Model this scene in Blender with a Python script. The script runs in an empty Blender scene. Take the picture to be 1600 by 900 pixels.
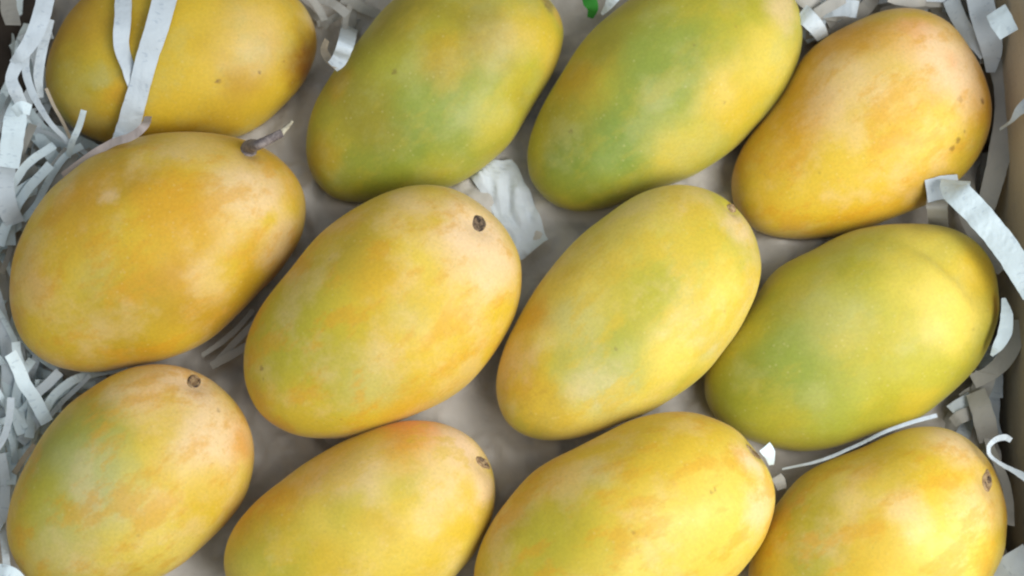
import bpy, bmesh, math, random
import numpy as np
from mathutils import Vector, Matrix, noise
from mathutils.bvhtree import BVHTree

random.seed(7)
scene = bpy.context.scene
col = scene.collection

# ------------------------------------------------------------------ camera
TILT = math.radians(12)
DIST = 0.55                       # camera to the middle of the fruit layer
MPP = 0.235e-3                    # metres per photo pixel there
TGT = Vector((0, 0, 0.032))
CAM = TGT + DIST * Vector((0, -math.sin(TILT), math.cos(TILT)))
RGT = Vector((1, 0, 0))
FWD = (TGT - CAM).normalized()
UPV = RGT.cross(FWD).normalized()
FPX = DIST / MPP
cd = bpy.data.cameras.new('camera'); cam = bpy.data.objects.new('camera', cd); col.objects.link(cam)
cam.location = CAM; cam.rotation_euler = (TILT, 0, 0)
cd.sensor_width = 36; cd.lens = FPX / 1600 * 36; cd.clip_start = 0.01; cd.clip_end = 50
cd.dof.use_dof = True; cd.dof.focus_distance = DIST - 0.022; cd.dof.aperture_fstop = 9
scene.camera = cam

# ------------------------------------------------------------------ light
w = bpy.data.worlds.new('World'); scene.world = w; w.use_nodes = True
bg = w.node_tree.nodes['Background']
bg.inputs[0].default_value = (0.76, 0.87, 1.0, 1); bg.inputs[1].default_value = 0.50
ld = bpy.data.lights.new('window_light', 'AREA'); ld.shape = 'RECTANGLE'; ld.size = 0.46; ld.size_y = 0.46
ld.energy = 6.0; ld.color = (1.0, 0.99, 0.97)
lo = bpy.data.objects.new('window_light', ld); col.objects.link(lo)
lo.location = (0.40, -0.21, 0.54)
lo.rotation_euler = (Vector((0.08, -0.04, 0.03)) - lo.location).to_track_quat('-Z', 'Y').to_euler()

vs = scene.view_settings
vs.view_transform = 'Standard'; vs.look = 'None'; vs.exposure = 0.07; vs.gamma = 1.0; vs.use_curve_mapping = False
scene.cycles.use_denoising = True
scene.cycles.filter_width = 2.2
scene.cycles.max_bounces = 6
scene.cycles.use_adaptive_sampling = True; scene.cycles.adaptive_threshold = 0.02

# ------------------------------------------------------------------ pixel <-> place
def ray(px, py):
    return (FWD * FPX + RGT * (px - 800) - UPV * (py - 450)).normalized()
def at(px, py, z):
    d = ray(px, py); return CAM + d * ((z - CAM.z) / d.z)
def on_plane(px, py, c, n):
    d = ray(px, py); return CAM + d * ((c - CAM).dot(n) / d.dot(n))
CAMn, Fn, Rn, Un = (np.array(v) for v in (CAM, FWD, RGT, UPV))
def project(P):
    q = np.asarray(P) - CAMn; z = q @ Fn
    return np.stack([800 + FPX * (q @ Rn) / z, 450 - FPX * (q @ Un) / z], -1)

def tag(o, label=None, cat=None, group=None, kind=None):
    for k, v in (('label', label), ('category', cat), ('group', group), ('kind', kind)):
        if v: o[k] = v
    return o
def link_mesh(name, verts, faces, mat, parent=None, smooth=True, uv=None):
    me = bpy.data.meshes.new(name); me.from_pydata([tuple(v) for v in verts], [], faces); me.update()
    if smooth: me.polygons.foreach_set('use_smooth', [True] * len(me.polygons))
    if uv is not None:
        l = me.uv_layers.new(name='UVMap')
        for lp in me.loops: l.data[lp.index].uv = uv[lp.vertex_index]
    me.materials.append(mat)
    o = bpy.data.objects.new(name, me); col.objects.link(o)
    if parent: o.parent = parent
    return o

# ------------------------------------------------------------------ materials
class NT:
    def __init__(s, name):
        s.m = bpy.data.materials.new(name); s.m.use_nodes = True
        s.t = s.m.node_tree; s.b = s.t.nodes['Principled BSDF']
    def n(s, typ, **kw):
        x = s.t.nodes.new(typ)
        for k, v in kw.items():
            if k.startswith('_'): setattr(x, k[1:], v)
            else:
                key = int(k[1:]) if k[0] == 'i' and k[1:].isdigit() else k.replace('0', ' ')
                s.set(x.inputs[key], v)
        return x
    def set(s, inp, v):
        if isinstance(v, bpy.types.NodeSocket): s.t.links.new(v, inp)
        else: inp.default_value = v
    def math(s, op, a, b=0.0, c=None, clamp=False):
        x = s.n('ShaderNodeMath', _operation=op, _use_clamp=clamp); s.set(x.inputs[0], a); s.set(x.inputs[1], b)
        if c is not None: s.set(x.inputs[2], c)
        return x.outputs[0]
    def mix(s, f, a, b, mode='MIX'):
        x = s.n('ShaderNodeMix', _data_type='RGBA', _blend_type=mode)
        s.set(x.inputs[0], f); s.set(x.inputs[6], a); s.set(x.inputs[7], b)
        return x.outputs[2]
    def noise(s, vec, scale, detail=2.0, rough=0.5):
        x = s.n('ShaderNodeTexNoise', Vector=vec, Scale=scale, Detail=detail, Roughness=rough)
        return x.outputs
    def step(s, v, a, b, lo=0.0, hi=1.0):
        x = s.n('ShaderNodeMapRange', _interpolation_type='SMOOTHSTEP')
        s.set(x.inputs[0], v)
        for i, q in enumerate((a, b, lo, hi)): s.set(x.inputs[i + 1], q)
        return x.outputs[0]
def rgba(c): return (c[0], c[1], c[2], 1)

SK = dict(
    Y=(0.60, 0.405, 0.028), GY=(0.40, 0.355, 0.028), G=(0.20, 0.275, 0.045), DG=(0.14, 0.195, 0.02),
    O=(0.59, 0.295, 0.014), RO=(0.76, 0.32, 0.085), P=(0.74, 0.53, 0.30), BL=(0.45, 0.435, 0.16),
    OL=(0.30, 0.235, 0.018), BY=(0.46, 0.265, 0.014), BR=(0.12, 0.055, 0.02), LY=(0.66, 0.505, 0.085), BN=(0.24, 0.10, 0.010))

def skin(seed, base, second, patches, spots):
    k = NT('mango_skin'); t = k.t
    co = k.n('ShaderNodeTexCoord').outputs['Object']
    off = k.n('ShaderNodeVectorMath', _operation='ADD'); k.set(off.inputs[0], co); k.set(off.inputs[1], (seed * 1.37, seed * 0.71, seed * 2.1))
    v = off.outputs[0]
    # coordinates pushed about by noise so that blushes get soft uneven outlines
    nz = k.noise(v, 50, 5.0, 0.62)[1]
    sub = k.n('ShaderNodeVectorMath', _operation='SUBTRACT'); k.set(sub.inputs[0], nz); k.set(sub.inputs[1], (0.5, 0.5, 0.5))
    sc = k.n('ShaderNodeVectorMath', _operation='SCALE'); k.set(sc.inputs[0], sub.outputs[0]); k.set(sc.inputs['Scale'], 0.021)
    wv = k.n('ShaderNodeVectorMath', _operation='ADD'); k.set(wv.inputs[0], co); k.set(wv.inputs[1], sc.outputs[0])
    wv = wv.outputs[0]
    c = k.mix(k.step(k.noise(v, 22, 2.0)[0], 0.40, 0.66), rgba(SK[base]), rgba(SK[second]))
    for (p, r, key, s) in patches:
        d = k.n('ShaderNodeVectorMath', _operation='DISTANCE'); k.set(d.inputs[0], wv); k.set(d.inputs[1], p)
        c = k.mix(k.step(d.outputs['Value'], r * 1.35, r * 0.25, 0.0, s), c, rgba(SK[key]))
    # waxy bloom in blotches, darker marbling, then pale lenticels
    bl = k.step(k.noise(v, 46, 6.0, 0.62)[0], 0.46, 0.68, 0.0, 0.31)
    c = k.mix(bl, c, rgba(SK['P' if base in ('Y', 'O', 'LY') else 'BL']))
    stv = k.n('ShaderNodeMapping', Vector=v); stv.inputs['Scale'].default_value = (0.55, 1.15, 1.0)
    mb = k.step(k.noise(stv.outputs[0], 78, 6.0, 0.68)[0], 0.49, 0.62, 0.0, 0.52 if base in ('Y', 'O', 'LY') else 0.16)
    c = k.mix(mb, c, rgba(SK['O' if base in ('Y', 'O') else 'Y']))
    gr = k.step(k.noise(v, 900, 2.0)[0], 0.35, 0.65, 0.96, 1.03)
    gx = k.n('ShaderNodeVectorMath', _operation='SCALE'); k.set(gx.inputs[0], c); k.set(gx.inputs['Scale'], gr); c = gx.outputs[0]
    vo = k.n('ShaderNodeTexVoronoi', _feature='F1', Vector=v, Scale=330.0, Randomness=1.0)
    dots = k.step(vo.outputs['Distance'], 0.22, 0.08, 0.0, 0.16)
    dots = k.math('MULTIPLY', dots, k.step(k.noise(v, 70, 1.0)[0], 0.45, 0.6))
    c = k.mix(dots, c, (0.70, 0.60, 0.30, 1))
    vo3 = k.n('ShaderNodeTexVoronoi', _feature='F1', Vector=v, Scale=520.0, Randomness=1.0)
    c = k.mix(k.step(vo3.outputs['Distance'], 0.26, 0.12, 0.0, 0.16), c, (0.30, 0.24, 0.06, 1))
    vo2 = k.n('ShaderNodeTexVoronoi', _feature='F1', Vector=v, Scale=58.0, Randomness=1.0)
    fl = k.step(vo2.outputs['Distance'], 0.060, 0.01, 0.0, 0.28)
    c = k.mix(fl, c, (0.20, 0.12, 0.03, 1))
    nf = k.noise(v, 600, 2.0)[1]
    sf = k.n('ShaderNodeVectorMath', _operation='SCALE'); k.set(sf.inputs[0], nf); k.set(sf.inputs['Scale'], 0.0022)
    wf = k.n('ShaderNodeVectorMath', _operation='ADD'); k.set(wf.inputs[0], co); k.set(wf.inputs[1], sf.outputs[0])
    for (p, r, s) in spots:
        d = k.n('ShaderNodeVectorMath', _operation='DISTANCE'); k.set(d.inputs[0], wf.outputs[0])
        k.set(d.inputs[1], (p[0] + .0011, p[1] + .0011, p[2] + .0011))
        c = k.mix(k.step(d.outputs['Value'], r * 1.5, r * 0.3, 0.0, s * 0.85), c, rgba(SK['BR']))
    k.set(k.b.inputs['Base Color'], c)
    k.set(k.b.inputs['Roughness'], k.step(k.noise(v, 80, 3.0)[0], 0.3, 0.7, 0.42, 0.66))
    k.b.inputs['Specular IOR Level'].default_value = 0.36
    k.b.inputs['Subsurface Weight'].default_value = 0.10
    k.b.inputs['Subsurface Radius'].default_value = (1.0, 0.55, 0.15); k.b.inputs['Subsurface Scale'].default_value = 0.003
    k.b.inputs['Sheen Weight'].default_value = 0.10; k.b.inputs['Sheen Roughness'].default_value = 0.4
    h = k.math('ADD', k.math('MULTIPLY', k.noise(v, 420, 3.0)[0], 0.18), k.math('MULTIPLY', k.noise(v, 90, 2.0)[0], 1.6))
    bp = k.n('ShaderNodeBump', Strength=0.16, Distance=0.0010, Height=h)
    k.set(k.b.inputs['Normal'], bp.outputs[0])
    return k.m

def paper_mat(name, colr, print_amt=0.0, rough=0.75, trans=0.0):
    k = NT(name)
    uv = k.n('ShaderNodeTexCoord').outputs['UV']; ob = k.n('ShaderNodeTexCoord').outputs['Object']
    inf = k.n('ShaderNodeObjectInfo').outputs['Random']
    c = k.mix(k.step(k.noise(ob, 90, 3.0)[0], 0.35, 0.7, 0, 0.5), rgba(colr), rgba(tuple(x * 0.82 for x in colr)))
    if print_amt:
        mp = k.n('ShaderNodeMapping', Vector=uv); mp.inputs['Scale'].default_value = (900, 330, 1)
        of = k.n('ShaderNodeCombineXYZ', X=k.math('MULTIPLY', inf, 37.0), Y=k.math('MULTIPLY', inf, 91.0))
        k.set(mp.inputs['Location'], of.outputs[0])
        ink = k.step(k.noise(mp.outputs[0], 1.0, 1.0)[0], 0.60, 0.66)
        mp2 = k.n('ShaderNodeMapping', Vector=uv); mp2.inputs['Scale'].default_value = (140, 260, 1); k.set(mp2.inputs['Location'], of.outputs[0])
        area = k.step(k.noise(mp2.outputs[0], 1.0, 0.0)[0], 0.50, 0.58)
        c = k.mix(k.math('MULTIPLY', k.math('MULTIPLY', ink, area), print_amt), c, (0.16, 0.24, 0.34, 1))
    k.set(k.b.inputs['Base Color'], c); k.b.inputs['Roughness'].default_value = rough
    k.b.inputs['Specular IOR Level'].default_value = 0.25
    bp = k.n('ShaderNodeBump', Strength=0.45, Distance=0.0006, Height=k.math('ADD', k.noise(ob, 500, 3.0)[0], k.math('MULTIPLY', k.noise(ob, 160, 2.0)[0], 2.0)))
    k.set(k.b.inputs['Normal'], bp.outputs[0])
    tr = k.n('ShaderNodeBsdfTranslucent', Color=c); ms = k.n('ShaderNodeMixShader'); k.set(ms.inputs[0], 0.22)
    k.set(ms.inputs[1], k.b.outputs[0]); k.set(ms.inputs[2], tr.outputs[0])
    k.set(k.t.nodes['Material Output'].inputs['Surface'], ms.outputs[0])
    return k.m
PAPER = paper_mat('white_paper', (0.66, 0.73, 0.775), 0.22)
PAPER_B = paper_mat('bright_paper', (0.74, 0.85, 0.89), 0.22)
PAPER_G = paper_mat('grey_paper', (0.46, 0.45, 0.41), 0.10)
PAPER_T = paper_mat('tan_paper', (0.52, 0.44, 0.33), 0.0)
PAPER_P = paper_mat('pinkish_paper', (0.56, 0.48, 0.44), 0.0)
GREEN = paper_mat('green_paper', (0.05, 0.30, 0.04), 0.0)
LINER = paper_mat('lining_paper', (0.66, 0.625, 0.57), 0.0)
SOFT = paper_mat('soft_grey_paper', (0.62, 0.62, 0.61), 0.0)
SHEET = paper_mat('sheet_paper', (0.76, 0.82, 0.86), 0.0)

def card_mat():
    k = NT('cardboard'); ob = k.n('ShaderNodeTexCoord').outputs['Object']
    mp = k.n('ShaderNodeMapping', Vector=ob); mp.inputs['Scale'].default_value = (1, 1, 6)
    c = k.mix(k.noise(mp.outputs[0], 60, 4.0, 0.65)[0], (0.40, 0.34, 0.245, 1), (0.51, 0.45, 0.34, 1))
    c = k.mix(k.step(k.noise(ob, 700, 2.0)[0], 0.55, 0.75, 0, 0.35), c, (0.28, 0.22, 0.15, 1))
    wv = k.n('ShaderNodeTexWave', _bands_direction='DIAGONAL', Vector=ob, Scale=30.0, Distortion=0.4)
    k.set(k.b.inputs['Base Color'], c); k.b.inputs['Roughness'].default_value = 0.85
    h = k.math('ADD', k.math('MULTIPLY', wv.outputs['Fac'], 0.15), k.noise(ob, 300, 3.0)[0])
    bp = k.n('ShaderNodeBump', Strength=0.3, Distance=0.0006, Height=h); k.set(k.b.inputs['Normal'], bp.outputs[0])
    return k.m
CARD = card_mat()
def plain(name, a, b, scale, rough=0.7, bump=0.3):
    k = NT(name); ob = k.n('ShaderNodeTexCoord').outputs['Object']
    f = k.noise(ob, scale, 4.0, 0.65)[0]
    k.set(k.b.inputs['Base Color'], k.mix(k.step(f, 0.35, 0.65), rgba(a), rgba(b))); k.b.inputs['Roughness'].default_value = rough
    bp = k.n('ShaderNodeBump', Strength=bump, Distance=0.0008, Height=f); k.set(k.b.inputs['Normal'], bp.outputs[0])
    return k.m
SCAR = plain('stem_scar_bark', (0.035, 0.022, 0.016), (0.22, 0.15, 0.09), 700, 0.85, 0.8)
SCAR_L = plain('pale_scar_bark', (0.20, 0.12, 0.06), (0.42, 0.30, 0.16), 500, 0.85, 0.8)
STEM = plain('stem_bark', (0.10, 0.08, 0.08), (0.26, 0.22, 0.20), 260, 0.8, 0.8)
TIP = plain('stem_tip', (0.22, 0.19, 0.13), (0.50, 0.46, 0.34), 300, 0.8, 0.4)
TABLE = plain('table_wood', (0.05, 0.03, 0.02), (0.09, 0.055, 0.035), 30, 0.6, 0.2)

# ------------------------------------------------------------------ the table and the box
link = link_mesh('table_top', [(-1.2, -1.0, -0.006), (1.2, -1.0, -0.006), (1.2, 1.0, -0.006), (-1.2, 1.0, -0.006)], [(0, 1, 2, 3)], TABLE, smooth=False)
tag(link, 'dark wooden table top under the mango box', kind='structure')
XL, XR, YB, YT, WH, TH = -0.208, 0.1828, -0.150, 0.143, 0.082, 0.004
box = bpy.data.objects.new('cardboard_box', None); col.objects.link(box); box.location = (0, 0, 0)
tag(box, 'open brown cardboard box holding a layer of mangoes in shredded paper', 'box')
def slab(name, x0, x1, y0, y1, z0, z1):
    bm = bmesh.new(); bmesh.ops.create_cube(bm, size=1)
    for v in bm.verts: v.co = ((x0 + x1) / 2 + v.co.x * (x1 - x0), (y0 + y1) / 2 + v.co.y * (y1 - y0), (z0 + z1) / 2 + v.co.z * (z1 - z0))
    bmesh.ops.bevel(bm, geom=bm.edges[:], offset=0.0008, segments=2, affect='EDGES')
    me = bpy.data.meshes.new(name); bm.to_mesh(me); bm.free(); me.materials.append(CARD)
    o = bpy.data.objects.new(name, me); col.objects.link(o); o.parent = box; return o
slab('bottom_panel', XL - TH, XR + TH, YB - TH, YT + TH, -TH, 0)
slab('side_panel', XL - TH, XL, YB - TH, YT + TH, 0.0002, WH)
slab('side_panel', XR, XR + TH, YB - TH, YT + TH, 0.0002, WH)
slab('end_panel', XL + 0.0003, XR - 0.0003, YB - TH, YB, 0.0002, WH)
slab('end_panel', XL + 0.0003, XR - 0.0003, YT, YT + TH, 0.0002, WH)

DARK = plain('corner_darkening', (0.022, 0.017, 0.013), (0.04, 0.03, 0.024), 60, 0.9, 0.4)
fl = slab('added_corner_dark', XL + .001, -0.1795, 0.062, YT - .001, 0.0235, 0.0255); fl.data.materials.clear(); fl.data.materials.append(DARK)  # dark sheet added only to darken this corner, not a flap of the box

def crumple(x, y, amp, s, sd):
    p = Vector((x * s + sd, y * s - sd, sd * 0.7))
    a = abs(noise.noise(p)); b = abs(noise.noise(p * 2.3 + Vector((5, 1, 2)))); c_ = abs(noise.noise(p * 5.1))
    return amp * (a + 0.55 * b + 0.24 * c_)
def sheet(name, outline_fn, nx, ny, mat, amp, s, sd, z0):
    V, F = [], []
    for j in range(ny + 1):
        for i in range(nx + 1):
            x, y = outline_fn(i / nx, j / ny); z = z0 + crumple(x, y, amp, s, sd)
            h = BV.ray_cast(Vector((x, y, -0.02)), Vector((0, 0, 1)))      # fruit presses the paper down
            if h[0] is not None: z = min(z, h[0].z - 0.0005 - max(0, 0.0015 - z0 * 0.08))
            V.append((x, y, z))
    for j in range(ny):
        for i in range(nx):
            a = j * (nx + 1) + i; F.append((a, a + 1, a + nx + 2, a + nx + 1))
    n0 = len(V); V += [(x, y, z - 0.00012) for x, y, z in V]
    F += [tuple(n0 + q for q in reversed(f)) for f in F]
    o = link_mesh(name, V, F, mat, uv=[(v[0], v[1]) for v in V]); return o
# ------------------------------------------------------------------ mangoes
MANGO = {}
def outl(s): return [tuple(float(q) for q in p.split(',')) for p in s.split()]
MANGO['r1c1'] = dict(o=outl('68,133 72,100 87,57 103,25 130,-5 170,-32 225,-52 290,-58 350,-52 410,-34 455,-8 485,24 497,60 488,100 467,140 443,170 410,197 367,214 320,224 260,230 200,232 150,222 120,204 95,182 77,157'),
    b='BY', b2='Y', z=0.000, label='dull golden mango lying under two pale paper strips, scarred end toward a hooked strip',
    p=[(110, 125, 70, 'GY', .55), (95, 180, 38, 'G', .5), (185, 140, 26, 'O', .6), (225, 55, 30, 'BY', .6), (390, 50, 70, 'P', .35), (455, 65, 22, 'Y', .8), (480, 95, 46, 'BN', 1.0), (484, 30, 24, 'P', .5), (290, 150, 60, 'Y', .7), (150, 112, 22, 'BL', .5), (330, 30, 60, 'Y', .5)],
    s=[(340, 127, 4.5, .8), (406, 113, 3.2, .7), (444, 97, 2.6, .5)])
MANGO['r1c2'] = dict(o=outl('475,220 486,176 511,121 544,84 577,42 603,10 640,-22 690,-42 745,-46 795,-36 835,-16 866,6 884,38 878,81 856,132 819,194 779,242 739,271 706,289 660,302 605,313 555,319 515,304 489,279 476,253'),
    b='GY', b2='OL', z=0.000, label='green patched mango beside the hooked paper strip, resting behind the mango with dark round scar',
    p=[(670, 200, 115, 'G', .75), (600, 235, 80, 'DG', .35), (735, 150, 60, 'G', .45), (560, 180, 70, 'OL', .5), (560, 275, 65, 'DG', .45), (700, 95, 50, 'BY', .6), (620, 30, 70, 'OL', .8), (865, 90, 50, 'Y', .8), (830, 40, 60, 'Y', .6), (500, 240, 40, 'BY', .55), (530, 130, 30, 'BY', .6), (690, 265, 45, 'GY', .7), (780, 190, 50, 'LY', .4), (790, 60, 55, 'P', .25), (876, 16, 18, 'O', .8), (853, 4, 17, 'BR', .9), (590, 210, 50, 'OL', .4)],
    s=[(616, 112, 4.5, .5)])
MANGO['r1c3'] = dict(o=outl('823,234 834,189 868,125 909,68 958,18 1000,-15 1050,-38 1115,-50 1175,-45 1222,-24 1249,18 1258,57 1249,98 1223,151 1181,204 1132,245 1072,279 1011,302 959,323 925,332 895,331 866,320 840,297 827,268'),
    b='GY', b2='GY', z=0.003, label='mango with a broad green streak along its back, next to the orange mango',
    p=[(1045, 95, 95, 'G', .7), (955, 225, 85, 'G', .95), (1000, 160, 75, 'G', .5), (880, 190, 60, 'OL', .6), (885, 265, 60, 'DG', .6), (920, 300, 45, 'DG', .4), (895, 120, 45, 'BY', .7), (890, 230, 40, 'DG', .6), (1150, 160, 75, 'Y', .75), (1210, 90, 60, 'LY', .7), (1225, 20, 40, 'P', .6), (1060, 240, 60, 'LY', .5), (950, 75, 45, 'OL', .5), (1020, 150, 30, 'BL', .5)],
    s=[(892, 205, 3.5, .5), (1133, 160, 2.5, .4), (1085, 70, 3, .3)])
MANGO['r1c4'] = dict(o=outl('1413,12 1453,17 1483,40 1510,73 1537,107 1547,140 1547,180 1540,224 1524,258 1499,285 1450,318 1385,345 1333,364 1280,376 1240,376 1197,365 1160,343 1140,312 1141,275 1163,223 1205,165 1240,115 1264,80 1290,58 1320,38 1363,20'),
    b='Y', b2='O', z=0.000, label='plain orange yellow mango with small dark specks at its rim, under the bright folded strip',
    p=[(1440, 48, 40, 'RO', .75), (1475, 85, 80, 'P', .85), (1400, 60, 50, 'RO', .3), (1510, 150, 45, 'P', .6), (1250, 170, 60, 'O', .75), (1230, 230, 50, 'O', .5), (1330, 130, 80, 'P', .45), (1470, 200, 60, 'LY', .7), (1350, 260, 90, 'Y', .6), (1330, 60, 50, 'O', .4), (1490, 90, 18, 'RO', .35)],
    s=[(1535, 158, 5, .8), (1500, 155, 5, .35), (1497, 219, 5, .7), (1488, 232, 5, .6), (1507, 205, 3, .5)])
MANGO['r2c1'] = dict(o=outl('280,206 336,207 387,217 420,234 450,262 471,297 478,334 471,371 448,409 411,455 364,502 303,544 243,566 187,578 126,582 79,572 42,542 21,502 15,455 21,404 37,355 70,306 112,266 168,234 224,215'),
    b='Y', b2='BY', z=0.006, label='golden mango with a dried woody stem still attached',
    p=[(290, 320, 60, 'O', .55), (140, 285, 45, 'O', .55), (250, 300, 40, 'O', .4), (150, 420, 45, 'BL', .3), (300, 380, 90, 'O', .4), (110, 340, 60, 'O', .45), (390, 300, 70, 'P', .7), (440, 380, 45, 'P', .55), (415, 350, 20, 'Y', .9), (340, 420, 50, 'Y', .8), (60, 430, 40, 'O', .5), (180, 500, 90, 'GY', .3), (300, 230, 50, 'P', .3), (455, 300, 30, 'O', .4), (170, 300, 20, 'P', .5), (205, 465, 18, 'O', .5)],
    s=[], scar=(388, 236, 9.0, 'stem'))
MANGO['r2c2'] = dict(o=outl('649,290 696,294 733,308 771,338 799,376 815,411 818,440 808,484 780,541 743,588 687,630 621,660 556,681 500,687 453,679 416,651 390,614 379,569 383,527 402,485 439,434 486,383 542,331 598,301'),
    b='Y', b2='Y', z=0.009, label='plump mango with a dark round stem scar, pale shoulder and olive flank',
    p=[(450, 500, 120, 'GY', .75), (480, 590, 110, 'GY', .6), (590, 425, 45, 'O', .35), (555, 400, 55, 'OL', .35), (580, 600, 60, 'BL', .5), (640, 490, 40, 'BL', .25), (745, 365, 85, 'P', .95), (780, 430, 45, 'P', .6), (720, 520, 55, 'Y', .9), (675, 345, 22, 'Y', .9), (540, 350, 40, 'O', .35), (640, 640, 50, 'O', .35), (410, 620, 28, 'O', .55), (640, 310, 35, 'P', .4), (470, 640, 40, 'Y', .5), (650, 400, 40, 'LY', .5)],
    s=[(409, 576, 4, .6), (411, 592, 2.5, .4)], scar=(748, 350, 14, 'disc'))
MANGO['r2c3'] = dict(o=outl('1062,286 1099,293 1137,317 1165,343 1183,376 1191,406 1188,443 1165,499 1127,555 1081,602 1020,642 959,667 908,686 861,691 815,679 784,646 770,607 780,569 805,504 838,448 885,392 936,341 992,306 1029,292'),
    b='LY', b2='GY', z=0.010, label='smooth lemon green mango with an orange edge and a small nub at its rim',
    p=[(835, 500, 45, 'O', .75), (815, 590, 55, 'O', .7), (850, 640, 50, 'BY', .5), (960, 560, 65, 'G', .55), (940, 610, 60, 'BL', .8), (900, 500, 45, 'BL', .5), (1000, 500, 70, 'GY', .5), (1080, 330, 40, 'Y', .6), (1150, 350, 45, 'P', .7), (1130, 440, 60, 'LY', .7), (1050, 560, 50, 'LY', .6), (1110, 540, 25, 'BL', .5), (880, 440, 40, 'Y', .5), (1050, 400, 70, 'GY', .35)],
    s=[(963, 545, 3, .35)], scar=(1143, 326, 8, 'nub'))
MANGO['r2c4'] = dict(o=outl('1436,348 1480,351 1516,367 1544,393 1558,431 1561,484 1549,538 1520,582 1480,627 1427,656 1364,680 1302,700 1249,709 1196,700 1145,671 1106,637 1094,598 1116,547 1160,490 1196,441 1240,405 1292,378 1350,355 1394,347'),
    b='GY', b2='GY', z=0.000, label='lime green mango with a creased shoulder below the bright folded strip',
    p=[(1230, 560, 70, 'G', .7), (1160, 610, 70, 'DG', .45), (1300, 640, 80, 'G', .45), (1300, 500, 70, 'BL', .4), (1500, 480, 75, 'LY', .85), (1430, 430, 75, 'LY', .5), (1530, 420, 50, 'Y', .9), (1460, 365, 60, 'LY', .6), (1555, 480, 25, 'O', .7), (1400, 600, 70, 'GY', .7), (1430, 640, 40, 'Y', .4), (1200, 470, 40, 'G', .4)],
    s=[], groove=[(1350, 363), (1390, 366), (1425, 375), (1462, 393), (1507, 431), (1533, 467), (1553, 505)], gd=1.0)
MANGO['r3c1'] = dict(o=outl('249,568 287,577 325,592 359,620 382,654 395,696 397,733 382,779 351,821 310,859 257,896 212,917 162,930 110,931 62,917 28,886 13,843 11,802 23,757 45,719 72,673 110,632 151,598 197,577'),
    b='Y', b2='LY', z=0.008, label='mango with a grey green flank and a ring shaped stem scar',
    p=[(110, 710, 95, 'G', .7), (140, 760, 80, 'BL', .85), (70, 790, 60, 'GY', .8), (90, 860, 60, 'BL', .6), (150, 640, 45, 'OL', .45), (335, 690, 80, 'P', .85), (290, 605, 70, 'P', .95), (200, 620, 45, 'P', .4), (375, 705, 25, 'O', .6), (310, 770, 60, 'Y', .7), (260, 640, 40, 'Y', .7), (200, 850, 70, 'LY', .5), (385, 690, 45, 'RO', .35), (230, 610, 30, 'RO', .2)],
    s=[(341, 642, 3.5, .5)], scar=(303, 597, 14, 'ring'))
MANGO['r3c2'] = dict(o=outl('652,654 687,659 718,673 744,698 768,727 776,756 772,796 756,836 736,874 705,908 655,942 590,965 520,974 450,966 390,943 357,915 346,886 354,854 375,813 401,779 438,753 484,721 531,692 571,673 614,659'),
    b='LY', b2='Y', z=0.010, label='mango blushed orange on its crown with a squarish scar near the end',
    p=[(400, 800, 65, 'O', 1.0), (450, 765, 45, 'O', .6), (655, 668, 62, 'RO', 1.0), (630, 690, 50, 'O', .5), (745, 790, 40, 'Y', .9), (720, 720, 22, 'Y', .9), (725, 695, 55, 'P', 1.0), (690, 740, 50, 'P', .5), (560, 790, 60, 'GY', .5), (630, 745, 35, 'GY', .5), (420, 870, 70, 'GY', .7), (590, 820, 35, 'O', .35), (520, 725, 60, 'RO', .35), (560, 730, 60, 'P', .5), (600, 880, 80, 'LY', .5), (760, 760, 30, 'P', .7)],
    s=[], scar=(754, 723, 14, 'square'))
MANGO['r3c3'] = dict(o=outl('1061,643 1100,646 1129,662 1162,685 1188,711 1207,740 1211,769 1204,808 1185,854 1155,899 1105,942 1040,975 960,994 880,999 805,983 755,952 735,915 740,885 756,847 778,795 811,756 850,727 889,704 931,682 980,659 1019,646'),
    b='Y', b2='LY', z=0.012, label='large bright yellow mango with a bruised brown shoulder, beside a tiny white paper scrap',
    p=[(860, 810, 75, 'GY', .6), (820, 860, 70, 'GY', .6), (920, 860, 70, 'GY', .4), (1130, 750, 70, 'LY', .7), (1170, 720, 30, 'P', .8), (1190, 790, 40, 'P', .6), (1060, 690, 60, 'Y', .9), (980, 690, 60, 'Y', .6), (930, 740, 30, 'BL', .4), (1080, 860, 70, 'Y', .5), (790, 820, 40, 'BY', .35), (860, 740, 50, 'O', .3)],
    s=[(1112, 770, 3.2, .55), (1117, 765, 2.4, .45), (990, 832, 3.4, .35)], scar=(1181, 702, 13, 'shoulder'))
MANGO['r3c4'] = dict(o=outl('1447,663 1480,668 1513,688 1540,717 1563,747 1577,787 1577,827 1566,873 1548,910 1512,952 1458,985 1390,1004 1315,1008 1245,995 1195,968 1170,930 1170,885 1190,825 1213,788 1238,758 1273,733 1313,713 1363,691 1405,671'),
    b='Y', b2='LY', z=0.004, label='yellow mango with a purplish stem scar by the box wall, under a thin paper straw',
    p=[(1260, 810, 60, 'GY', .7), (1270, 890, 55, 'G', .5), (1240, 780, 40, 'OL', .3), (1350, 745, 30, 'O', .5), (1350, 840, 60, 'BY', .3), (1490, 690, 55, 'P', .7), (1530, 800, 50, 'P', .5), (1460, 760, 60, 'Y', .7), (1500, 860, 60, 'LY', .7), (1420, 800, 35, 'P', .5), (1570, 790, 24, 'BY', .8), (1420, 680, 40, 'LY', .5)],
    s=[], scar=(1541, 752, 14, 'purple'), groove=[(1522, 700), (1548, 727), (1561, 770), (1564, 820), (1556, 872)], gd=0.4)

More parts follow.
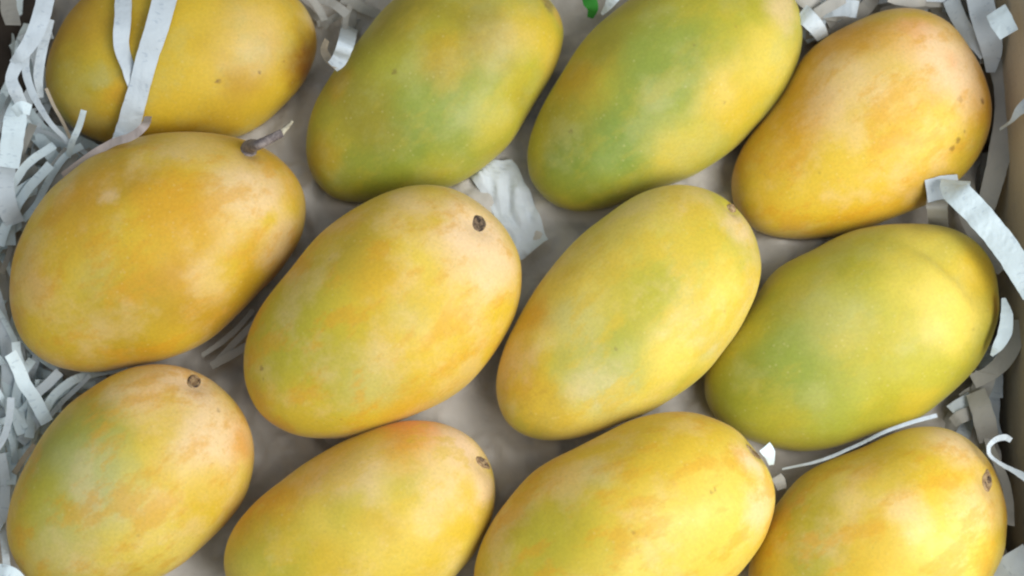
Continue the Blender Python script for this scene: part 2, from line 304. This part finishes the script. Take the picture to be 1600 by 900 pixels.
NTH, NR, NH = 168, 54, 7
TH_ = np.linspace(0, 2 * np.pi, NTH, endpoint=False)
def fourier(theta, r, NH=NH):
    A = [np.ones_like(theta)]
    for h in range(1, NH + 1): A += [np.cos(h * theta), np.sin(h * theta)]
    A = np.stack(A, 1); reg = np.diag([0.0] + [0.0006 * h ** 3 * 0.1 for h in range(1, NH + 1) for _ in (0, 1)])
    cf = np.linalg.solve(A.T @ A + reg, A.T @ r)
    B = [np.ones_like(TH_)]
    for h in range(1, NH + 1): B += [np.cos(h * TH_), np.sin(h * TH_)]
    return np.stack(B, 1) @ cf
def resample(poly, n=240):
    p = np.array(poly); q = np.vstack([p, p[:1]]); L = np.r_[0, np.cumsum(np.hypot(*np.diff(q, axis=0).T))]
    s = np.linspace(0, L[-1], n, endpoint=False)
    return np.stack([np.interp(s, L, q[:, 0]), np.interp(s, L, q[:, 1])], 1)
def smin_step(x): x = np.clip(x, 0, 1); return x * x * (3 - 2 * x)

def build_mango(key, d, seed):
    P = resample(d['o']); cpx = P.mean(0)
    q = P - cpx; ev, evec = np.linalg.eigh(q.T @ q); ax = evec[:, 1]
    if ax[0] < 0: ax = -ax
    width_px = np.ptp(q @ evec[:, 0]); 
    hh = 0.41 * width_px * MPP
    zc = 0.004 + hh + d['z']
    c = at(cpx[0], cpx[1], zc)
    nrm = (Vector((0, 0, 1)) * 0.6 + (CAM - c).normalized() * 0.4).normalized()
    e1 = on_plane(cpx[0] + ax[0] * 50, cpx[1] + ax[1] * 50, c, nrm) - c; e1.normalize()
    e3 = nrm; e2 = e3.cross(e1).normalized()
    # the outline as a smooth polar curve about the centre; corrected until the solid's own silhouette lies on it
    th = np.arctan2(q[:, 1], q[:, 0]); target = fourier(th, np.hypot(q[:, 0], q[:, 1])) * 1.011
    ctrl = target.copy()
    M = np.array([e1, e2, e3])
    rng = np.linspace(0, 1, NR + 1)
    lat = np.r_[rng[1:] * np.pi / 2]                  # from the top pole to the rim
    for it in range(5):
        pts = np.array([on_plane(cpx[0] + r * math.cos(t), cpx[1] + r * math.sin(t), c, nrm) for t, r in zip(TH_, ctrl)]) - np.array(c)
        X, Y = pts @ M[0], pts @ M[1]
        C2 = np.stack([X, Y], 1); e, vv = np.linalg.eigh(C2.T @ C2 / NTH)
        a_, b_ = np.sqrt(2 * e[1]), np.sqrt(2 * e[0])
        ang = np.arctan2(Y, X); rr = np.hypot(X, Y); ph = ang - math.atan2(vv[1, 1], vv[0, 1])
        rell = a_ * b_ / np.sqrt((b_ * np.cos(ph)) ** 2 + (a_ * np.sin(ph)) ** 2)
        rings = []
        for sgn, ls in ((1, lat), (-1, lat[-2::-1])):
            for l in ls:
                rho = math.sin(l); k = smin_step(rho / 0.95)
                R_ = rho * ((1 - k) * rell + k * rr)
                z = sgn * hh * math.cos(l)
                x_, y_ = R_ * np.cos(ang), R_ * np.sin(ang)
                zz = z * (1 + 0.10 * (x_ / a_) * (1 - rho ** 4)) * (1 if sgn > 0 else 0.98)
                rings.append(np.stack([x_, y_, np.full(NTH, 0.0) + zz], 1))
        V = np.concatenate([[[0, 0, hh]], *rings, [[0, 0, -hh * 0.98]]])
        W = V @ M + np.array(c)
        pr = project(W) - cpx; pa = np.arctan2(pr[:, 1], pr[:, 0]); pl = np.hypot(pr[:, 0], pr[:, 1])
        idx = np.round((pa % (2 * np.pi)) / (2 * np.pi) * 72).astype(int) % 72
        got = np.zeros(72); np.maximum.at(got, idx, pl)
        tt = np.arange(72) / 72 * 2 * np.pi
        gotf = np.interp(TH_, np.r_[tt, 2 * np.pi], np.r_[got, got[0]])
        ratio = target / gotf
        ctrl = ctrl * np.clip(fourier(TH_, ratio, 5), 0.9, 1.1)
    # gentle lumps, then the crease and the dimple round the stem
    Vv = []
    for v in V:
        p = Vector(v); n_ = Vector((v[0] / a_ ** 2, v[1] / b_ ** 2, v[2] / hh ** 2)).normalized()
        s = noise.noise(p * 38 + Vector((seed * 3.1, 0, 0))) * 0.0008 + noise.noise(p * 95 + Vector((0, seed, 0))) * 0.00025
        Vv.append(p + n_ * s)
    F = []
    nring = len(rings)
    for j in range(NTH): F.append((0, 1 + (j), 1 + (j + 1) % NTH))
    for i in range(nring - 1):
        for j in range(NTH):
            a = 1 + i * NTH + j; b = 1 + i * NTH + (j + 1) % NTH
            F.append((a, a + NTH, b + NTH, b))
    last = len(Vv) - 1; s0 = 1 + (nring - 1) * NTH
    for j in range(NTH): F.append((last, s0 + (j + 1) % NTH, s0 + j))
    if Vector(V[1]).cross(Vector(V[2])).z < 0: F = [tuple(reversed(f)) for f in F]
    Mw = Matrix(((e1.x, e2.x, e3.x, c.x), (e1.y, e2.y, e3.y, c.y), (e1.z, e2.z, e3.z, c.z), (0, 0, 0, 1)))
    Mi = Mw.inverted()
    def local_hit(px, py, bv):
        o_ = Mi @ CAM; dr = (Mi.to_3x3() @ ray(px, py)).normalized(); h = bv.ray_cast(o_, dr)
        if h[0] is None: h = bv.find_nearest(o_ + dr * (c - CAM).length)
        return h[0], h[1]
    bv = BVHTree.FromPolygons(Vv, F)
    if 'groove' in d:
        g = resample([(0, 0)], 1) if False else None
        gp = d['groove']; line = []; gd = d.get('gd', 1.0)
        for (x0, y0), (x1, y1) in zip(gp[:-1], gp[1:]):
            for k in range(10): line.append((x0 + (x1 - x0) * k / 10, y0 + (y1 - y0) * k / 10))
        pw = project(np.array([Mw @ v for v in Vv])); ln = np.array(line); nL = len(ln)
        for i, v in enumerate(Vv):
            if v.z < -0.012: continue
            dd = np.hypot(ln[:, 0] - pw[i, 0], ln[:, 1] - pw[i, 1]); m = int(dd.argmin())
            if dd[m] > 70: continue
            tg = ln[min(m + 1, nL - 1)] - ln[max(m - 1, 0)]; nn = np.array([tg[1], -tg[0]]); nn = nn / np.hypot(*nn)
            sd = float((pw[i] - ln[m]) @ nn)          # + on the outer side
            fade = smin_step((m / nL - 0.12) / 0.45) * smin_step((nL - 1 - m) / (nL * 0.22))
            dip = gd * (0.0026 * math.exp(-(sd / 15) ** 2) + (0.0022 * math.exp(-sd / 45) * smin_step(sd / 20) if sd > 0 else 0))
            n_ = Vector((v.x / a_ ** 2, v.y / b_ ** 2, v.z / hh ** 2)).normalized()
            Vv[i] = v - n_ * dip * fade * (1 - smin_step((dd[m] - abs(sd)) / 30 if dd[m] > abs(sd) else 0))
        bv = BVHTree.FromPolygons(Vv, F)
    scar = d.get('scar')
    if scar:
        hp, hn = local_hit(scar[0], scar[1], bv)
        rd = scar[2] * MPP
        for i, v in enumerate(Vv):
            dd = (v - hp).length
            if dd < 0.03: Vv[i] = v - hn * (0.0019 * math.exp(-(dd / (rd * 1.7)) ** 2))
        bv = BVHTree.FromPolygons(Vv, F)
    patches = []
    for (x, y, r, kk, s) in d['p']:
        h, _ = local_hit(x, y, bv); patches.append((tuple(h), r * MPP, kk, s))
    spots = []
    for (x, y, r, s) in d['s']:
        h, _ = local_hit(x, y, bv); spots.append((tuple(h), r * MPP, s))
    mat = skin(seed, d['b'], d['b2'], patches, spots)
    root = bpy.data.objects.new('mango', None); col.objects.link(root)
    root.matrix_world = Mw
    tag(root, d['label'], 'mango', 'mangoes laid in the box')
    body = link_mesh('fruit_body', Vv, F, mat, root)
    if scar:
        hp, hn = local_hit(scar[0], scar[1], bv)
        make_scar(root, hp, hn, scar[2] * MPP, scar[3], bv, seed, Mi)
    return [Mw @ v for v in Vv], F

def make_scar(root, p, n, r, kind, bv, seed, Mi):
    t = n.orthogonal().normalized()
    if kind in ('shoulder', 'purple', 'square'): pass
    b = n.cross(t)
    V, F = [], []; NS, NRg = 28, 6
    def surf(x, y, lift):
        q = p + t * x + b * y; h = bv.ray_cast(q + n * 0.01, -n)
        return (h[0] if h[0] else q) + n * lift
    el = {'disc': (1.15, 0.85), 'ring': (1.3, 0.7), 'square': (1.2, 0.6), 'nub': (1, 1), 'shoulder': (1.5, 0.7), 'purple': (1.3, 0.75), 'stem': (1.3, 1.1)}[kind]
    for i in range(NRg + 1):
        f = i / NRg
        for j in range(NS):
            a = 2 * math.pi * j / NS
            wob = 1 + 0.22 * noise.noise(Vector((math.cos(a) * 1.3, math.sin(a) * 1.3, seed * 2.7)))
            x, y = r * f * el[0] * wob * math.cos(a), r * f * el[1] * wob * math.sin(a)
            lift = 0.00025 * (1 - f ** 3) + 0.0005 * math.exp(-((f - 0.72) / 0.16) ** 2) - (0.0001 if i == NRg else 0)
            lift += 0.0003 * noise.noise(Vector((x, y, 0)) * 900 + Vector((seed, 0, 0))) * (1 - f)
            V.append(surf(x, y, lift))
    for i in range(NRg):
        for j in range(NS):
            a = i * NS + j; c_ = i * NS + (j + 1) % NS; F.append((a, a + NS, c_ + NS, c_))
    mat = {'disc': SCAR, 'ring': SCAR_L, 'square': SCAR_L, 'nub': SCAR_L, 'shoulder': SCAR_L, 'purple': SCAR_L, 'stem': SCAR}[kind]
    s = link_mesh('stem_scar', V, F, mat, root)
    if kind == 'ring':
        V, F = tube([surf(r * .95 * math.cos(a), r * .55 * math.sin(a), 0.0002) for a in np.linspace(0.3, 5.2, 14)], [0.00045] * 14, 6)
        link_mesh('scar_rim', V, F, SCAR, s)
    if kind in ('disc', 'square', 'purple'):
        for k in range(2):
            cx, cy = (0.32 * r, -0.25 * r) if k == 0 else (-0.5 * r, 0.2 * r)
            V, F = lump(surf(cx, cy, 0.0003), n, t, 0.0011 if k == 0 else 0.0008, seed + k)
            link_mesh('scar_core', V, F, SCAR, s)
    if kind == 'nub':
        V, F = lump(surf(0, 0, 0.0004), n, t, 0.0016, seed); link_mesh('stem_nub', V, F, SCAR_L, s)
    if kind == 'stem':
        path = [p - n * 0.001, p + n * 0.0025]
        for (x, y, z) in ((404, 226, .067), (422, 217, .067), (440, 208, .066)): path.append(Mi @ at(x, y, z))
        V, F = tube(path, [0.0036, 0.0026, 0.0018, 0.0016, 0.0015], 10, 6)
        st = link_mesh('stem', V, F, STEM, root)
        tip = [Mi @ at(438, 209, .066), Mi @ at(446, 201, .066), Mi @ at(452, 195, .066), Mi @ at(457, 189, .066)]
        V, F = tube(tip, [0.0013, 0.0009, 0.0008, 0.0005], 8, 4)
        link_mesh('stem_tip', V, F, TIP, st)

def catmull(P, n):
    P = [Vector(p) for p in P]; Q = [P[0] * 2 - P[1]] + P + [P[-1] * 2 - P[-2]]; out = []
    for i in range(len(P) - 1):
        a, b, c_, d_ = Q[i:i + 4]
        for k in range(n):
            u = k / n
            out.append(0.5 * ((2 * b) + (c_ - a) * u + (2 * a - 5 * b + 4 * c_ - d_) * u * u + (3 * b - a - 3 * c_ + d_) * u ** 3))
    out.append(P[-1]); return out
def tube(path, radii, sides, sub=1):
    pts = catmull(path, sub) if sub > 1 else [Vector(p) for p in path]
    rad = np.interp(np.linspace(0, 1, len(pts)), np.linspace(0, 1, len(radii)), radii)
    V, F = [], []; u = None
    for i, p in enumerate(pts):
        tg = (pts[min(i + 1, len(pts) - 1)] - pts[max(i - 1, 0)]).normalized()
        u = (tg.orthogonal() if u is None else u - tg * u.dot(tg)).normalized(); v = tg.cross(u)
        for j in range(sides):
            a = 2 * math.pi * j / sides; r = rad[i] * (1 + 0.12 * noise.noise(p * 700 + Vector((j, 0, 0))))
            V.append(p + u * math.cos(a) * r + v * math.sin(a) * r)
    for i in range(len(pts) - 1):
        for j in range(sides):
            a = i * sides + j; b = i * sides + (j + 1) % sides; F.append((a, b, b + sides, a + sides))
    F.append(tuple(reversed(range(sides)))); F.append(tuple(range(len(V) - sides, len(V))))
    return V, F
def lump(p, n, t, r, seed):
    bm = bmesh.new(); bmesh.ops.create_icosphere(bm, subdivisions=2, radius=1); b = n.cross(t)
    for v in bm.verts:
        k = 1 + 0.3 * noise.noise(v.co * 1.7 + Vector((seed, 2, 1)))
        v.co = p + (t * v.co.x * 1.2 + b * v.co.y * 0.9 + n * v.co.z * 0.5) * r * k
    V = [v.co.copy() for v in bm.verts]; F = [tuple(v.index for v in f.verts) for f in bm.faces]; bm.free(); return V, F

allV, allF = [], []
PAIRS = {}
for i, (key, d) in enumerate(MANGO.items()):
    V, F = build_mango(key, d, i + 1)
    PAIRS[key] = (V, F)
    o_ = len(allV); allV += V; allF += [tuple(x + o_ for x in f) for f in F]
BV = BVHTree.FromPolygons(allV, allF)
MB = {k: BVHTree.FromPolygons(*v) for k, v in PAIRS.items()}

# ------------------------------------------------------------------ paper
o = sheet('lining_sheet', lambda u, v: (XL + .004 + u * (XR - XL - .008), YB + .004 + v * (YT - YB - .008)), 230, 170, LINER, 0.011, 32, 3.1, 0.0150)
tag(o, 'crumpled grey brown lining paper padding the box floor under the mangoes', 'paper')

def surf_at(px, py, lift):
    d = ray(px, py); h = BV.ray_cast(CAM, d)
    if h[0] is None: return at(px, py, 0.012 + lift)
    return h[0] + h[1] * lift
def strip_mesh(pts3, width, twist, crink=0.0006, seed=0.0, n=10, taper=0.0):
    P = catmull(pts3, n); N = len(P); V, F, UV = [], [], []; L = 0; T = 0.00016; side0 = None
    tw = np.interp(np.linspace(0, 1, N), np.linspace(0, 1, len(twist)), twist)
    wd = np.interp(np.linspace(0, 1, N), np.linspace(0, 1, len(width)), width)
    for i, p in enumerate(P):
        tg = (P[min(i + 1, N - 1)] - P[max(i - 1, 0)]).normalized()
        if i: L += (p - P[i - 1]).length
        vw = (CAM - p).normalized(); s = tg.cross(vw)
        s = s.normalized() if s.length > 0.05 else (side0 or tg.orthogonal().normalized())
        if side0 and s.dot(side0) < 0: s = -s
        side0 = s
        s = Matrix.Rotation(math.radians(tw[i]), 3, tg) @ s; nn = s.cross(tg).normalized()
        hw = wd[i] / 2 * (1 + 0.06 * noise.noise(Vector((L * 300, seed, 0))))
        z = crink * (1.2 * noise.noise(Vector((L * 140, seed * 3.3, 1.0))) + 0.5 * abs(noise.noise(Vector((L * 420, seed * 1.3, 4.0)))))
        bow = 0.04 * hw
        for k in (-1, 0, 1):
            q = p + s * hw * k + nn * (z + (bow if k == 0 else 0)); V.append(q + nn * T / 2); UV.append((L, k * hw))
        for k in (1, 0, -1):
            q = p + s * hw * k + nn * (z + (bow if k == 0 else 0)); V.append(q - nn * T / 2); UV.append((L, k * hw))
    for i in range(N - 1):
        for j in range(6):
            a = i * 6 + j; b = i * 6 + (j + 1) % 6; F.append((a, b, b + 6, a + 6))
    F.append((5, 4, 3, 2, 1, 0)); m = (N - 1) * 6; F.append(tuple(range(m, m + 6)))
    return V, F, UV
def strip(label, pts, width, mat=None, twist=(0,), seed=1.0, crink=0.0005, group=None, name='paper_strip', cat='paper strip'):
    P3 = []
    for q in pts:
        P3.append(surf_at(q[0], q[1], q[3]) if len(q) == 4 else at(*q))
    wd = [w_ * MPP for w_ in (width if isinstance(width, (list, tuple)) else [width])]
    V, F, UV = strip_mesh(P3, wd, twist, crink, seed)
    c = sum(V, Vector()) / len(V)
    o = link_mesh(name, [v - c for v in V], F, mat or PAPER, uv=UV, smooth=True); o.location = c
    me = o.data
    try: me.set_sharp_from_angle(angle=math.radians(40))
    except Exception: pass
    return tag(o, label, cat, group)
S = 's'
strip('long broad white strip draped over the dull golden mango', [(270, -30, S, .0030), (250, 40, S, .0022), (233, 88, S, .0016), (221, 130, S, .0012), (210, 168, S, .0020), (200, 200, S, .0035), (184, 226, .054)], [38, 35, 33, 31, 34, 36, 24], PAPER, (10, -4, 6, -10, 8), 1, crink=0.0009)
strip('narrower strip folded behind the long broad white strip on the dull golden mango', [(198, -30, S, .003), (196, 30, S, .0022), (193, 72, S, .002), (204, 110, S, .0016), (218, 150, S, .0012)], [26, 25, 22, 20], PAPER, (10, 5, -20, 0), 2)
strip('twisted pinkish strip edge running along the crown of the stemmed mango', [(233, 176, S, .003), (226, 196, .068), (204, 214, .066), (174, 224, .062), (138, 246, .057), (100, 276, .050)], [12, 13, 13, 12, 14], PAPER_P, (20, 25, 20, 10), 3)
strip('white strip with a hooked end between the dull golden mango and green patched mango', [(606, -20, S, .004), (578, 14, S, .004), (550, 38, S, .005), (541, 66, .060), (531, 92, .057), (520, 104, .054)], [36, 34, 27, 25, 20], PAPER, (0, 10, -10, 0), 4)
strip('short cream curl at the tip of the hooked white strip', [(526, 106, .0545), (514, 94, .052), (507, 78, .050), (511, 62, .047)], [10, 14, 9], PAPER_T, (50, 20, 30), 5)
strip('thin upright white sliver poking up beside the stemmed mango', [(131, 172, .062), (124, 196, .055), (113, 222, .048), (106, 246, .040)], [9, 10, 9], PAPER_B, (0, 10), 6)
strip('hair thin pale strip against the rim of the dull golden mango', [(72, 138, .050), (84, 165, .048), (98, 190, .046), (110, 216, .044)], [5, 5, 5], PAPER_T, (0, 20), 7)
strip('broad bright strip with a folded end lying on the orange yellow mango', [(1480, 272, S, .0045), (1494, 298, .062), (1526, 332, .066), (1560, 372, .068), (1590, 414, .069), (1618, 458, .069)], [44, 40, 38, 38, 40], PAPER_B, (0, 6, 12, 10), 8)
strip('lavender flap folded under the broad bright strip on the orange yellow mango', [(1486, 280, S, .0042), (1464, 286, S, .0036), (1441, 292, S, .0030)], [38, 42, 38], PAPER, (0, -4), 9)
strip('dim tail hanging from the folded bright strip into the gap', [(1462, 300, S, .0012), (1464, 322, .050), (1466, 346, .040), (1468, 370, .032)], [34, 30, 28], PAPER_G, (5, 10), 10)
strip('crescent of bright blue white paper beside the lime green mango', [(1568, 466, .055), (1573, 492, .056), (1570, 520, .056), (1560, 540, .055), (1549, 556, .052)], [6, 18, 20, 16, 5], PAPER_B, (-10, 0, 0), 11)
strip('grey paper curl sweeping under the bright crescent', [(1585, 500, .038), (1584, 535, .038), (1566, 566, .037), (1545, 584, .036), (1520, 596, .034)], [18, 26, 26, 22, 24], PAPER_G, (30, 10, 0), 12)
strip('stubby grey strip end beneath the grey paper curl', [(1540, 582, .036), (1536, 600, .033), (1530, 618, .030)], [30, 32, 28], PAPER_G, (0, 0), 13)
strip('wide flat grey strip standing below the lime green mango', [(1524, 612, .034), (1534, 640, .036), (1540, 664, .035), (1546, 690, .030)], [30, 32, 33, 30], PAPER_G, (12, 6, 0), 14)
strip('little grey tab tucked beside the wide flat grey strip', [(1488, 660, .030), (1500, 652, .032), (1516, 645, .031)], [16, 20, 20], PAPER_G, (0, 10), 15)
strip('lavender grey tab behind the wide flat grey strip', [(1502, 622, .028), (1520, 612, .029), (1536, 606, .027)], [14, 18, 18], PAPER_G, (0, 10), 16)
strip('thin white hook of paper curling from the box wall', [(1612, 752, .062), (1588, 738, .060), (1564, 724, .059), (1547, 712, .058), (1545, 698, .058), (1556, 687, .059), (1570, 683, .060), (1580, 688, .060)], [18, 10, 7, 7, 8, 10, 8], PAPER, (40, 50, 30, 20), 17)
strip('tiny bright white scrap wedged beside the large bright yellow mango', [(1195, 698, .060), (1202, 709, .058), (1205, 725, .054)], [20, 18, 7], PAPER_B, (-12, 0), 18)
strip('tiny grey scrap in the gap below the tiny bright white scrap', [(1213, 744, .040), (1218, 752, .040), (1222, 764, .038)], [16, 18, 14], PAPER_G, (0, 0), 19)
strip('thin pale paper straw resting along the edge of the lime green mango', [(1464, 649, .064), (1424, 660, .063), (1380, 676, .062), (1330, 700, .056), (1280, 720, .050), (1222, 733, .042)], [6, 6, 5, 5, 3], PAPER, (20, 40, 20), 20, crink=0.0002)
strip('bright white square paper flag in the corner above the orange yellow mango', [(1556, 16, .064), (1564, 32, .066), (1577, 54, .066)], [32, 34, 30], PAPER_B, (10, 0), 21)
strip('wide grey strip hanging behind the bright white square flag', [(1528, -20, .052), (1536, 20, .052), (1546, 56, .050), (1550, 84, .046), (1548, 112, .040)], [40, 40, 38, 30, 14], PAPER, (10, 0, 0), 22)
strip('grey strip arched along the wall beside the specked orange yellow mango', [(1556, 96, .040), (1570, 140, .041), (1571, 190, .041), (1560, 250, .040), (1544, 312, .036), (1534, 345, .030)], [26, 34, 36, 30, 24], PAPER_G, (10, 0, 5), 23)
strip('thin white thread of paper rising from the wall by the specked mango', [(1614, 160, .066), (1594, 172, .063), (1580, 190, .058), (1562, 202, .050)], [30, 16, 5, 4], PAPER, (20, 30), 24)
strip('pale bent tab between the green streaked mango and orange yellow mango', [(1252, 20, .046), (1266, 32, .048), (1278, 46, .046), (1286, 60, .040)], [30, 28, 24, 20], PAPER, (5, 0), 25)
strip('green printed scrap of paper peeping between the two green mangoes', [(914, -14, .036), (922, 2, .038), (926, 14, .037), (922, 28, .033)], [18, 24, 18, 10], GREEN, (10, 0), 26)
strip('small white strip end beside the green printed scrap', [(972, -24, .062), (958, -4, .060), (950, 10, .055), (940, 22, .048)], [22, 20, 12, 5], PAPER, (0, 10), 27)
strip('pale grey flap of paper tucked beside the yellow mango with purplish scar', [(1552, 918, .040), (1578, 892, .044), (1612, 868, .046)], [40, 44, 40], PAPER, (-10, -5), 28)
strip('pale rounded paper end beside the grey green flanked mango', [(-30, 905, .052), (-6, 897, .054), (18, 902, .054), (34, 922, .050)], [30, 28, 26], PAPER_B, (0, 0), 29)
strip('tan sliver leaning on the grey green flanked mango', [(54, 694, .042), (43, 708, .042), (32, 724, .040), (22, 740, .036)], [7, 8, 9], PAPER_T, (10, 20), 30)
strip('broad pale blue strip standing beside the stemmed mango and box wall', [(28, 158, .050), (24, 186, .052), (19, 220, .052), (14, 262, .050)], [20, 34, 34, 30], PAPER_B, (0, 8), 31)
strip('broad pale strip below the standing pale blue strip', [(6, 262, .046), (4, 290, .047), (10, 320, .045), (24, 350, .040)], [34, 34, 28], PAPER, (0, 8), 32)
strip('curved white strip sweeping down from the corner past the dull golden mango', [(74, -20, .058), (66, 20, .060), (52, 58, .060), (34, 84, .059), (18, 98, .056)], [26, 27, 25, 20, 8], PAPER, (0, 8, 0), 33)
strip('pale strip bowed along the rim of the dull golden mango', [(78, 30, .050), (66, 78, .052), (60, 118, .050), (64, 152, .045)], [14, 15, 15, 8], PAPER, (0, 8, 0), 34)
strip('white strip zigzagging below the curved corner strip', [(28, 98, .055), (18, 122, .056), (24, 142, .056), (34, 164, .052)], [20, 18, 20, 18], PAPER, (15, 0, 10), 35)
strip('slender strip trailing from the corner toward the stemmed mango', [(42, 70, .056), (40, 108, .054), (52, 148, .052), (74, 186, .050), (108, 222, .046)], [12, 12, 12, 9, 7], PAPER, (0, 20, 30), 36)
strip('white knotted end of strip beside the slender trailing strip', [(22, 176, .060), (34, 168, .062), (48, 172, .060)], [16, 20, 16], PAPER_B, (0, -10), 37)
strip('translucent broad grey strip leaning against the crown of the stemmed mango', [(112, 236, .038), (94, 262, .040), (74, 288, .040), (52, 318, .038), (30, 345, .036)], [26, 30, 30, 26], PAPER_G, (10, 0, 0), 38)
for q, (a, b, c_, w_) in enumerate([((396, 484), (362, 522), (316, 556), 7), ((402, 500), (372, 530), (338, 566), 9), ((386, 540), (360, 556), (330, 572), 11)]):
    strip('faint paper strip lying in the gap between the stemmed mango and dark scarred mango', [(*a, .027), (*b, .028), (*c_, .027)], [w_, w_ + 2, w_], PAPER_G, (0, 15), 40 + q, group='faint strips in the gap')

def torn(label, quad, z0, amp, sd, mat):
    P = [at(x, y, z0) for x, y in quad]
    def f(u, v):
        a = P[0].lerp(P[1], u); b = P[3].lerp(P[2], u); q = a.lerp(b, v)
        e = min(u, 1 - u, v, 1 - v); k = 0.0035 * noise.noise(q * 90 + Vector((sd, 0, 0)))
        return q.x + k, q.y + k * 0.7
    o = sheet('paper_sheet', f, 26, 20, mat, amp, 60, sd, z0)
    return tag(o, label, 'paper')
torn('white torn sheet spread beneath the stemmed mango and grey green flanked mango', [(-40, 480), (110, 520), (230, 640), (30, 780)], .0165, .008, 9.2, SHEET)
torn('bluish white torn paper in the gap beside the dark round scarred mango', [(720, 236), (794, 256), (864, 372), (806, 414)], .0185, .008, 4.4, SHEET)

# loose shreds packed along the walls: every one its own strip
def shreds(label, group, zone, count, zr, mats, seed, wr=(10, 28), lr=(0.014, 0.045)):
    rnd = random.Random(seed); made = 0; tries = 0
    while made < count and tries < count * 60:
        tries += 1
        px, py = rnd.uniform(zone[0], zone[2]), rnd.uniform(zone[1], zone[3]); z = rnd.uniform(*zr)
        p = at(px, py, z); a = rnd.uniform(0, 2 * math.pi); L = rnd.uniform(*lr); k = rnd.uniform(-26, 26); pit = rnd.uniform(-0.25, 0.25)
        pts = []; q = p.copy()
        for i in range(6):
            pts.append(q.copy()); st = L / 5
            q = q + Vector((math.cos(a) * st, math.sin(a) * st, math.sin(pit) * st)); a += k * st + rnd.uniform(-.25, .25); pit += rnd.uniform(-.4, .4)
        wd = rnd.uniform(*wr); hw = wd * MPP / 2
        ok = True; vis = 0; cover = 0
        dense = catmull(pts, 3)
        for s_ in dense:
            if not (XL + hw + .001 < s_.x < XR - hw - .001 and YB + .003 < s_.y < YT - hw - .001 and 0.009 < s_.z < 0.072): ok = False; break
            h = BV.find_nearest(s_)
            if (s_ - h[0]).dot(h[1]) < 0 or h[3] < hw * 0.75: ok = False; break
            dr = (s_ - CAM); dist = dr.length; hit = BV.ray_cast(CAM, dr.normalized())
            xy = project(np.array(s_))
            infr = -10 < xy[0] < 1610 and -10 < xy[1] < 910
            if hit[0] is None: vis += infr
            elif hit[3] < dist: pass
            else: cover += 1
        if not ok or cover > 0 or vis < len(dense) * 0.5: continue
        V, F, UV = strip_mesh(pts, [hw * 2], [rnd.uniform(-30, 30), rnd.uniform(-30, 30), rnd.uniform(-30, 30)], 0.0008, seed + made * 1.7, n=5)
        c = sum(V, Vector()) / len(V)
        mt = rnd.choice(mats); tone = {PAPER: 'bluish', PAPER_B: 'bright white', PAPER_G: 'grey beige'}[mt]
        o = link_mesh('paper_shred', [v - c for v in V], F, mt, uv=UV); o.location = c
        o.data.set_sharp_from_angle(angle=math.radians(40))
        tag(o, tone + ' ' + label, 'paper shred', tone + ' ' + group); made += 1
    return made
n1 = shreds('crinkled shred packed between the box wall and the stemmed mango', 'shreds by the stemmed mango', (-25, 165, 110, 420), 60, (.020, .042), [PAPER, PAPER_B, PAPER_B, PAPER_G], 11, (7, 22), (.02, .06))
n2 = shreds('crinkled shred heaped beside the grey green flanked mango', 'shreds by the grey green mango', (-30, 560, 100, 760), 54, (.020, .042), [PAPER, PAPER_B, PAPER_B], 12, (7, 20), (.02, .06))
n3 = shreds('loose shred in the corner above the orange yellow mango', 'shreds above the orange yellow mango', (1240, -20, 1620, 120), 40, (.018, .046), [PAPER, PAPER_G, PAPER_G], 13)
n4 = shreds('loose shred between the box wall and the lime green mango', 'shreds by the lime green mango', (1490, 130, 1565, 700), 14, (.018, .034), [PAPER_G, PAPER_G, PAPER], 14)
n5 = shreds('shred down between the dull golden and green patched mangoes', 'shreds behind the hooked strip', (480, -25, 620, 80), 9, (.018, .040), [PAPER_G], 15, (9, 18), (.012, .03))
n6 = shreds('shred in the corner beside the dull golden mango', 'shreds in the dark corner', (-20, -25, 110, 80), 3, (.03, .055), [PAPER, PAPER_G], 16)
print('shreds', n1, n2, n3, n4, n5, n6)

if __name__ == '__main__' and bpy.app.background:
    ks = list(PAIRS)
    for a in ks:
        for b in ks:
            if a == b: continue
            deep = 0
            for v in PAIRS[a][0][::7]:
                h = MB[b].find_nearest(v, 0.02)
                if h[0] is not None:
                    s_ = (v - h[0]).dot(h[1])
                    if s_ < 0: deep = min(deep, s_)
            if deep < -0.0005: print('INTER', a, b, round(deep * 1000, 1), 'mm')
